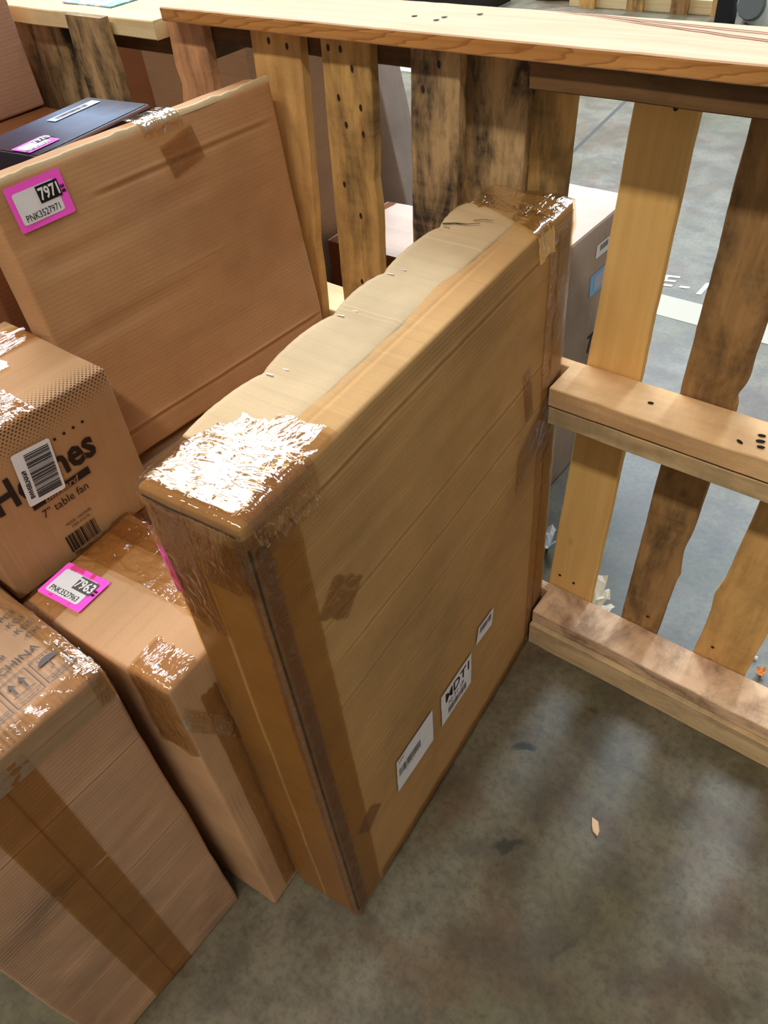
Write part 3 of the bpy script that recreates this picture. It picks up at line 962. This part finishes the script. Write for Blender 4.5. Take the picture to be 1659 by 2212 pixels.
# glossy dark retail box
kd = NT('glossy_print')
ob = kd.n('TexCoord').outputs['UV']
sx_ = kd.n('SeparateXYZ', i0=ob)
g = kd.math('MULTIPLY', kd.math('ADD', sx_.outputs[1], .125), 4.0)
nz = kd.noise(ob, 40, 3)
colr = kd.ramp(kd.math('ADD', g, kd.math('MULTIPLY', nz, .12)), [(.05, lin((34, 26, 40))), (.35, lin((60, 62, 84))), (.75, lin((104, 122, 152))), (1.0, lin((60, 66, 84)))])
M_GLOSS = kd.finish(colr, 0.22, None, 0.5)
M_VIOLET = plain('retail_box_side', (34, 24, 40), .35, .4)
CP = Carton('retail_box', 'glossy blue black retail box with small pink sticker lying flat', (-1.280, .720, 1.037), math.radians(8.0), (.150, .250, .080), M_VIOLET, r=.003, amp=.0006, step=.03)
CP.patch('printed_lid', 'top', 0, 0, .143, .243, M_GLOSS, 0, .001)
CP.patch('side_strip', 'px', 0, .077, .246, .004, plain('retail_box_edge', (150, 110, 104), .5), 0, .0008)
CP.pink_label('top', .030, -.088, '7970', R90, w=.062, h=.045, off=.0024)
pl = CP.patch('paper_label', 'top', -.035, .055, .105, .022, plain('paper_grey', (170, 176, 186), .5), R90, .0024)
CP.barcode('barcode', 'top', -.035, .050, .070, .009, M_GREYINK, R90, .003, pl, 15, 30)


# ---------------------------------------------------------------- timber
def loft(name, secs, mat, parent, cham=.0018):
    """secs: list of 4-corner rings (Vectors); corners are chamfered, UV u along, v around (metres)"""
    rings = []
    for q in secs:
        ring = []
        for i in range(4):
            a, p, b = q[i - 1], q[i], q[(i + 1) % 4]
            ring.append(p + (a - p).normalized() * cham)
            ring.append(p + (b - p).normalized() * cham)
        rings.append(ring)
    verts = [v for r_ in rings for v in r_]
    faces, uvs = [], []
    us = [0.0]
    for a, b in zip(secs[:-1], secs[1:]):
        us.append(us[-1] + ((b[0] + b[2]) / 2 - (a[0] + a[2]) / 2).length)
    per = [0.0]
    for i in range(8):
        per.append(per[-1] + (rings[0][(i + 1) % 8] - rings[0][i]).length)
    for s in range(len(rings) - 1):
        for i in range(8):
            j = (i + 1) % 8
            faces.append((s * 8 + i, s * 8 + j, (s + 1) * 8 + j, (s + 1) * 8 + i))
            uvs.append([(us[s], per[i]), (us[s], per[i + 1]), (us[s + 1], per[i + 1]), (us[s + 1], per[i])])
    faces.append(tuple(range(7, -1, -1)))
    uvs.append([(.03 * math.cos(i), .03 * math.sin(i)) for i in range(8)])
    k = (len(rings) - 1) * 8
    faces.append(tuple(range(k, k + 8)))
    uvs.append([(.03 * math.cos(i) + .2, .03 * math.sin(i)) for i in range(8)])
    return mesh_obj(name, verts, faces, mat, parent, uvs)


def slat(parent, top, bot, y0, y1, mat, seed, jit=.002, notch=(), name='slat', n=40):
    """upright board: top=(xl,xr,z), bot=(xl,xr,z); notch=(z, side, depth, halfheight)"""
    secs = []
    for i in range(n + 1):
        t = i / n
        xl = bot[0] + (top[0] - bot[0]) * t
        xr = bot[1] + (top[1] - bot[1]) * t
        z = bot[2] + (top[2] - bot[2]) * t
        xl += jit * (noise.noise(Vector((z * 9, seed, 1))) + .4 * noise.noise(Vector((z * 40, seed, 4))))
        xr += jit * (noise.noise(Vector((z * 9, seed, 7))) + .4 * noise.noise(Vector((z * 40, seed, 9))))
        for (nz, side, dp, hh) in notch:
            w = max(0, 1 - abs(z - nz) / hh)
            if side > 0:
                xr -= dp * w
            else:
                xl += dp * w
        tw_ = .0015 * noise.noise(Vector((z * 5, seed, 3)))
        zj = .004 * noise.noise(Vector((seed, 2, 2))) * (1 if i in (0, n) else 0)
        secs.append([Vector((xl, y0 + tw_, z)), Vector((xr, y0 - tw_, z + zj)), Vector((xr, y1 - tw_, z + zj)), Vector((xl, y1 + tw_, z))])
    return loft(name, secs, mat, parent)


def rail(parent, x0, x1, y0, y1, z0, z1, mat, seed, jit=.0015, wane=(), name='rail', n=70, z_slope=0.0, butt=None):
    secs = []
    xs = [x0 + (x1 - x0) * i / n for i in range(n + 1)]
    if butt:            # the end is cut back where the carton pushes in
        xs = [butt[0], butt[0] + .03, butt[0] + .06, x0 - .0015] + xs
    for i, x in enumerate(xs):
        a = [jit * (noise.noise(Vector((x * 8, seed, q))) + .5 * noise.noise(Vector((x * 45, seed, q + 20)))) for q in range(4)]
        yf, zt = y0 + a[0], z1 + a[1] * .7
        if butt and x < x0 - .001:
            yf = butt[1]
        cut = 0
        for (wx, dp, hw) in wane:
            cut = max(cut, dp * max(0, 1 - abs(x - wx) / hw))
        s = z_slope * (x - x0)
        secs.append([Vector((x, y1 + a[2], z0 + a[3] * .7 + s)), Vector((x, yf, z0 + a[3] * .7 + s)), Vector((x, yf + cut, zt + s - cut * .2)), Vector((x, y1 + a[2], zt + s))])
    return loft(name, secs, mat, parent)


def disc(name, c, rx, ry, axis, mat, parent, rot=0.0, h=.0006):
    vs, k = [], 10
    for z in (0, h):
        for i in range(k):
            a = 2 * math.pi * i / k
            p, q = rx * math.cos(a), ry * math.sin(a)
            p, q = p * math.cos(rot) - q * math.sin(rot), p * math.sin(rot) + q * math.cos(rot)
            if axis == 'z':
                vs.append((c[0] + p, c[1] + q, c[2] + z))
            else:
                vs.append((c[0] + p, c[1] - z, c[2] + q))
    fs = [tuple(range(k, 2 * k)), tuple(range(k - 1, -1, -1))] + [(i, (i + 1) % k, k + (i + 1) % k, k + i) for i in range(k)]
    return mesh_obj(name, vs, fs, mat, parent)


# right-hand pallet standing on its side: rails in front, slats behind
PR = empty('wooden_pallet', (-.5, 1.04, 0))
tag(PR, 'upright wooden pallet with open rails facing the camera, right of the big carton', 'pallet')


def inpar(o, p):
    o.matrix_parent_inverse = Matrix.Translation(-Vector(p.location))
    return o


X0, X1 = -.503, 1.10
for nm, y0, y1, z0, z1, mt, sd, kw in (
        ('rail', .980, 1.083, 0.0, .068, M_W_ROUGH, 11, {}),
        ('rail', .990, 1.083, .0705, .105, M_W_MOULD, 12, {}),
        ('rail', .991, 1.083, .636, .6725, M_W_ROUGH, 13, {}),
        ('rail', .988, 1.083, .6765, .714, M_W_RAIL, 14, dict(wane=((-.41, .004, .03), (-.15, .006, .05)))),):
    inpar(rail(PR, X0, X1, y0, y1, z0, z1, mt, sd, butt=(-.60, 1.060), **kw), PR)
inpar(rail(PR, -.565, X1, .987, 1.083, 1.172, 1.2085, M_W_DARK, 15), PR)
for i, (tp, bt, mt, nt) in enumerate((
        ((-.617, -.546, 1.20), (-.665, -.592, .03), M_W_OLIVE, ()),
        ((-.456, -.368, 1.20), (-.520, -.414, .03), M_W_GOLD, ()),
        ((-.300, -.203, 1.20), (-.339, -.258, .03), M_W_BROWN, ((.735, 1, .007, .02), (.775, 1, -.003, .03), (.36, 1, .005, .05), (.29, 1, -.003, .02))),
        ((-.110, -.005, 1.20), (-.178, -.070, .03), M_W_HONEY, ((.30, -1, -.006, .05),)),
        ((.080, .175, 1.20), (.03, .125, .03), M_W_GOLD, ()))):
    s = slat(PR, tp, bt, 1.0845, 1.104, mt, 60 + i, notch=nt, n=90)
    inpar(s, PR)
for c, rx, ry, rot in (((-.169, 1.043), .006, .0032, .2), ((-.166, 1.029), .007, .0036, .3), ((-.161, 1.016), .006, .003, .2), ((-.191, 1.012), .006, .0028, -.5), ((-.343, 1.034), .005, .003, .2)):
    inpar(disc('bolt_hole', (c[0], c[1], .7150), rx, ry, 'z', M_HOLE, PR, rot), PR)
for x, z in ((-.47, 1.15), (-.40, 1.14), (-.445, .60), (-.49, .145), (-.455, .14), (-.28, .145), (-.31, .60), (-.14, .145)):
    inpar(disc('nail_head', (x, 1.0838, z), .0035, .0035, 'y', M_RUST, PR), PR)

# left-hand pallet: slats in front of the rails
PL = empty('wooden_pallet', (-1.2, 1.06, 0))
tag(PL, 'upright wooden pallet with slats facing the camera behind the leaning carton', 'pallet')
inpar(rail(PL, -2.3, -1.24, 1.022, 1.115, 1.140, 1.1765, M_W_DARK, 21), PL)
inpar(rail(PL, -1.238, -.728, 1.022, 1.115, 1.168, 1.2085, M_W_DARK, 22), PL)
inpar(rail(PL, -2.3, -.75, 1.022, 1.112, .66, .695, M_W_PALE, 23), PL)
inpar(rail(PL, -2.3, -.775, 1.022, 1.112, .0, .10, M_W_ROUGH, 24), PL)
YS0, YS1 = 1.000, 1.021
for i, (tp, bt, mt, nt) in enumerate((
        ((-1.90, -1.66, 1.174), (-1.95, -1.72, .02), M_W_GREY, ()),
        ((-1.315, -1.220, 1.205), (-1.40, -1.285, .02), M_W_RED, ((1.10, -1, .008, .03),)),
        ((-1.102, -.990, 1.206), (-1.185, -1.095, .02), M_W_HONEY, ((.85, 1, .004, .06),)),
        ((-.947, -.846, 1.206), (-1.010, -.915, .02), M_W_OLIVE, ((1.0, 1, .005, .05),)),
        ((-.771, -.684, 1.206), (-.838, -.745, .02), M_W_GREY, ()),
        ((-.714, -.601, 1.206), (-.758, -.648, .02), M_W_GREY, ()))):
    dy = .051 if i == 5 else 0
    inpar(slat(PL, tp, bt, YS0 + dy, YS1 + dy, mt, 80 + i, notch=nt, n=80), PL)
for x, z in ((-1.06, 1.19), (-1.02, 1.185), (-.93, 1.19), (-.905, 1.19), (-.885, 1.165), (-.92, 1.12), (-.875, 1.11), (-.91, 1.08), (-.875, 1.07),
             (-.93, .98), (-.90, .93), (-.915, .80), (-.895, .77), (-.90, .735), (-.72, 1.185), (-.75, 1.15)):
    inpar(disc('nail_head', (x, .9992, z), .0028, .0052, 'y', M_RUST, PL), PL)
# loose board in front of it
LB = slat(None, (-1.545, -1.432, 1.211), (-1.560, -1.450, .002), .945, .964, M_W_GREY, 95, name='loose_board', notch=((1.13, 1, -.006, .05), (1.16, -1, -.004, .03)))
tag(LB, 'short weathered board standing in front of the pale cap plank at upper left', 'board')

# cap planks
CPk = rail(None, -1.288, 1.10, .972, 1.122, 1.2095, 1.231, M_W_PLANK, 31, name='cap_plank', n=120, wane=((-.40, .004, .05),), jit=.001)
CPk.data.materials.append(M_W_EDGE)
for q in range(120):
    CPk.data.polygons[q * 8 + 3].material_index = 1
tag(CPk, 'long pale pine plank laid flat along the top of the pallets', 'plank')
M_CRACK = plain('plank_crack', (128, 62, 44), .9)


def strip(name, pts, w, mat, parent):
    vs, fs = [], []
    for i, p in enumerate(pts):
        p = Vector(p)
        vs += [p + Vector((0, -w * (1 - abs(2 * i / (len(pts) - 1) - 1) ** 4), 0)), p + Vector((0, w * (1 - abs(2 * i / (len(pts) - 1) - 1) ** 4) + .0002, 0))]
    for i in range(len(pts) - 1):
        fs.append((2 * i, 2 * i + 2, 2 * i + 3, 2 * i + 1))
    return mesh_obj(name, vs, fs, mat, parent)


def wob(x0, y0, x1, y1, z, seed, n=24, a=.0025):
    return [(x0 + (x1 - x0) * i / n, y0 + (y1 - y0) * i / n + a * noise.noise(Vector((i * .5, seed, 0))), z) for i in range(n + 1)]


strip('crack', wob(-.62, 1.118, -.20, 1.078, 1.2325, 1), .0016, M_CRACK, CPk)
strip('crack', wob(-.55, 1.108, -.10, 1.020, 1.2325, 2), .0018, M_CRACK, CPk)
for x, y in ((-.742, 1.047), (-.744, 1.030), (-.70, 1.075), (-.79, 1.04)):
    disc('nail_head', (x, y, 1.2318), .0045, .0025, 'z', M_RUST, CPk, .7)
CP2 = rail(None, -2.35, -1.318, .972, 1.13, 1.1775, 1.2075, M_W_PALE, 32, name='cap_plank', n=50)
tag(CP2, 'pale cream plank at the upper left, tucked under the long plank', 'plank')

# leaflet on the left plank
M_LEAF = NT('leaflet_print')
lv = M_LEAF.n('TexCoord').outputs['Object']
M_LEAF = M_LEAF.finish(M_LEAF.ramp(M_LEAF.noise(lv, 30, 2), [(.42, lin((236, 240, 244))), (.5, lin((110, 190, 226))), (.6, lin((150, 206, 236))), (.7, lin((226, 90, 120)))]), .4)
lf = slab('leaflet', -1.66, -1.50, 1.02, 1.13, 1.2085, 1.2105, M_LEAF)
tag(lf, 'blue and white printed leaflet on the pale cream plank', 'paper')

# ---------------------------------------------------------------- beyond the pallets
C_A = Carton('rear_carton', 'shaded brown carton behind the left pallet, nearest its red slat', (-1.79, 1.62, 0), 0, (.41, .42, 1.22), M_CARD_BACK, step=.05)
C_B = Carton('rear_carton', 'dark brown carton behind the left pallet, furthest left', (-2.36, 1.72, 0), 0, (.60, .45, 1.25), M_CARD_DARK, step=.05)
# leaning grey carton
ang = math.radians(-11)
MG = Matrix.Translation((-2.02, 2.18, .07)) @ Matrix.Rotation(math.radians(6), 4, 'Z') @ Matrix.Rotation(ang, 4, 'Y')
C_G = Carton('grey_carton', 'grayish leaning carton with dark strap marks seen between the left slats', None, 0, (.72, .14, 1.05), M_CARD_GREY, matrix=MG, step=.04, amp=.004)
C_G.tape([(-.05, -.07, .60), (.30, -.07, .78)], (0, 0, 1), .02, M_RUST, 'strap_mark', off=.001, seed=71)
C_G.tape([(-.05, -.07, .56), (.30, -.07, .60)], (0, 0, 1), .014, M_RUST, 'strap_mark', off=.001, seed=72)
C_W = Carton('pale_top_carton', 'low carton with pinkish white top behind the left pallet', (-1.265, 1.735, 0), 0.03, (.60, .31, .50), M_CARD_DARK, step=.05)
C_W.patch('carton_lid', 'top', 0, 0, .652, .302, M_CARD_PINK, 0, .0015)
# carton with blue label
C_Bl = Carton('blue_label_carton', 'grey brown carton with a blue edged label, glimpsed through the right pallet', (-.725 - .095, 1.545, 0), 0.0, (.19, .47, .707), M_CARD_GREY, step=.03, amp=.002)
C_Bl.patch('carton_lid', 'top', 0, 0, .184, .464, M_CARD_PINK, 0, .0015)
bb = C_Bl.rrect('blue_label', 'px', 1.66 - 1.545, .555, .135, .055, plain('label_blue', (112, 178, 226), .5), .004, 0, .0015)
C_Bl.rrect('label_panel', 'px', 1.67 - 1.545, .555, .115, .036, plain('label_lilac', (168, 172, 206), .5), .003, 0, .002, bb)
w2 = C_Bl.rrect('paper_label', 'px', 1.645 - 1.545, .638, .075, .034, M_WHITE, .004, 0, .0015)
C_Bl.barcode('barcode', 'px', 1.645 - 1.545, .642, .04, .014, M_GREYINK, 0, .002, w2, 21, 14)
C_Bl.tape([(.0, -.235, .5), (.0, -.235, .707), (.0, -.13, .707)], (1, 0, 0), .19, M_TAPE_TOP, 'creased_tape', off=.003, wrinkle=.003, seed=73)
C_Bl.tape([(.095, -.19, .69), (.095, -.17, .02)], (0, 1, 0), .05, M_TAPE_EDGE, off=.0015, seed=74)
C_Bl.text('carton_print', 'px', 1.645 - 1.545, .385, 'To', .075, M_BLACK, 0, .002, shear=.3)

# tissue, film, scraps
def crumple(name, loc, size, mat, label, cat, seed, petals=7, up=1.0, group=None):
    rnd = random.Random(seed)
    vs, fs = [], []
    for p in range(petals):
        a = 2 * math.pi * p / petals + rnd.uniform(-.3, .3)
        ln = size * rnd.uniform(.6, 1.0)
        wd = size * rnd.uniform(.22, .34)
        tilt = rnd.uniform(.35, 1.15) * up
        d = Vector((math.cos(a) * math.cos(tilt), math.sin(a) * math.cos(tilt), math.sin(tilt)))
        s = Vector((-math.sin(a), math.cos(a), 0))
        k = len(vs)
        for i in range(5):
            t = i / 4
            w = wd * (.25 + .9 * t - .55 * t * t)
            b = d * ln * t + Vector((0, 0, .12 * size * math.sin(t * 3)))
            for j in (-1, 0, 1):
                vs.append(Vector(loc) + Vector((0, 0, .001)) + b + s * w * j + Vector((0, 0, size * .10 * rnd.uniform(-1, 1) + (.08 * size if j == 0 else 0))))
        for i in range(4):
            for j in range(2):
                q = k + i * 3 + j
                fs.append((q, q + 1, q + 4, q + 3))
    for v in vs:
        v.z = max(v.z, .0006)
    o = mesh_obj(name, vs, fs, mat, None)
    m = o.modifiers.new('thickness', 'SOLIDIFY')
    m.thickness = .0006
    tag(o, label, cat, group)
    return o


M_TISSUE = plain('tissue_white', (232, 228, 214), .8)
crumple('crumpled_tissue', (-.425, 1.150, 0.0), .085, M_TISSUE, 'crumpled white tissue on the floor behind the lowest rail', 'tissue', 4, 8, 1.1)
crumple('plastic_film', (-.615, 1.26, 0.0), .075, plain('film_white', (206, 216, 230), .25), 'scrap of clear plastic film behind the big carton', 'plastic scrap', 8, 4, 1.0)
crumple('wrapper_scrap', (-.045, 1.185, 0.0), .022, plain('wrapper_orange', (222, 140, 70), .4), 'tiny orange wrapper scrap on the floor at right edge', 'wrapper', 9, 5)
crumple('wrapper_scrap', (-.075, 1.22, 0.0), .016, plain('wrapper_white', (238, 236, 240), .4), 'tiny white wrapper scrap beside the orange one', 'wrapper', 10, 4)
crumple('wrapper_scrap', (-.195, 1.145, 0.0), .018, plain('wrapper_red', (190, 96, 80), .4), 'tiny reddish wrapper scrap between the lowest slats', 'wrapper', 11, 4)
M_SCRAP = plain('scrap_kraft', (214, 178, 140), .8)
sv = [(-.190, .688), (-.176, .686), (-.166, .672), (-.164, .660), (-.176, .664), (-.182, .672)]
sc = mesh_obj('cardboard_scrap', [(x, y, .0006) for x, y in sv] + [(x, y, .0032 + .002 * (i % 2)) for i, (x, y) in enumerate(sv)],
              [(5, 4, 3, 2, 1, 0), (6, 7, 8, 9, 10, 11)] + [(i, (i + 1) % 6, 6 + (i + 1) % 6, 6 + i) for i in range(6)], M_SCRAP)
tag(sc, 'small torn cardboard scrap lying on the open floor', 'cardboard scrap')

# far side of the aisle
FP = empty('far_pallet', (-2.6, 6.4, 0))
tag(FP, 'distant pallet standing on its side beyond the long plank', 'pallet')
for z0, z1 in ((0, .09), (.55, .64)):
    inpar(rail(FP, -3.35, -2.08, 6.42, 6.52, z0, z1, M_W_PALE, 41, n=10), FP)
for i, x in enumerate((-3.25, -2.86, -2.52, -2.22)):
    inpar(slat(FP, (x, x + .13, 1.2), (x, x + .13, .0), 6.39, 6.415, (M_W_HONEY, M_W_OLIVE, M_W_BROWN)[i % 3], 120 + i, n=8), FP)
PO = slab('black_post', -2.10, -1.99, 6.14, 6.24, 0, 1.6, plain('post_black', (26, 26, 30), .5))
tag(PO, 'black upright post at the top right corner', 'post')
# white drum with grey knob
M_DRUM = plain('drum_white', (214, 222, 226), .35)
dv, df = [], []
prof = [(0, 0.0), (.30, 0), (.33, .03), (.33, .30), (.315, .32), (.33, .34), (.33, .62), (.315, .64), (.33, .66), (.33, .92), (.30, .96), (0, .96)]
dn = 28
for (r_, z) in prof:
    for i in range(dn):
        a = 2 * math.pi * i / dn
        dv.append((r_ * math.cos(a), r_ * math.sin(a), z))
for s in range(len(prof) - 1):
    for i in range(dn):
        df.append((s * dn + i, s * dn + (i + 1) % dn, (s + 1) * dn + (i + 1) % dn, (s + 1) * dn + i))
DR = empty('white_drum', (-1.66, 6.42, 0))
tag(DR, 'white plastic drum with a grey round cap beside the black post', 'drum')
mesh_obj('drum_shell', dv, df, M_DRUM, DR, None, True)
kv, kf = [], []
for (yy, r_) in ((0, 0.0), (0, .09), (-.05, .10), (-.09, .08), (-.09, 0)):
    for i in range(16):
        a = 2 * math.pi * i / 16
        kv.append((-.205 + r_ * math.cos(a), -.245 + yy, .15 + r_ * math.sin(a)))
for s in range(4):
    for i in range(16):
        kf.append((s * 16 + i, s * 16 + (i + 1) % 16, (s + 1) * 16 + (i + 1) % 16, (s + 1) * 16 + i))
mesh_obj('round_cap', kv, kf, plain('cap_grey', (112, 120, 124), .5), DR)
# low cream-topped table tray and wrapped bundle far away
C_T = Carton('flat_tray', 'long flat cream topped crate far behind the plank', (-5.0, 6.1, 0), 0.02, (2.2, .7, .22), plain('crate_dark', (40, 34, 30), .8), step=.2, r=.01)
C_T.patch('crate_lid', 'top', 0, 0, 2.18, .68, plain('crate_cream', (226, 214, 176), .6), 0, .002)
C_D = Carton('wrapped_bundle', 'dim carton bundle with shiny film beside the distant pallet', (-3.55, 6.75, 0), .2, (.46, .4, .5), plain('bundle_brown', (128, 108, 100), .8), step=.04, amp=.02, r=.03)
C_D.tape([(.0, -.2, .02), (.0, -.2, .5), (0, .2, .5)], (1, 0, 0), .40, M_TAPE_TOP, 'plastic_wrap', off=.01, wrinkle=.01, seed=77)
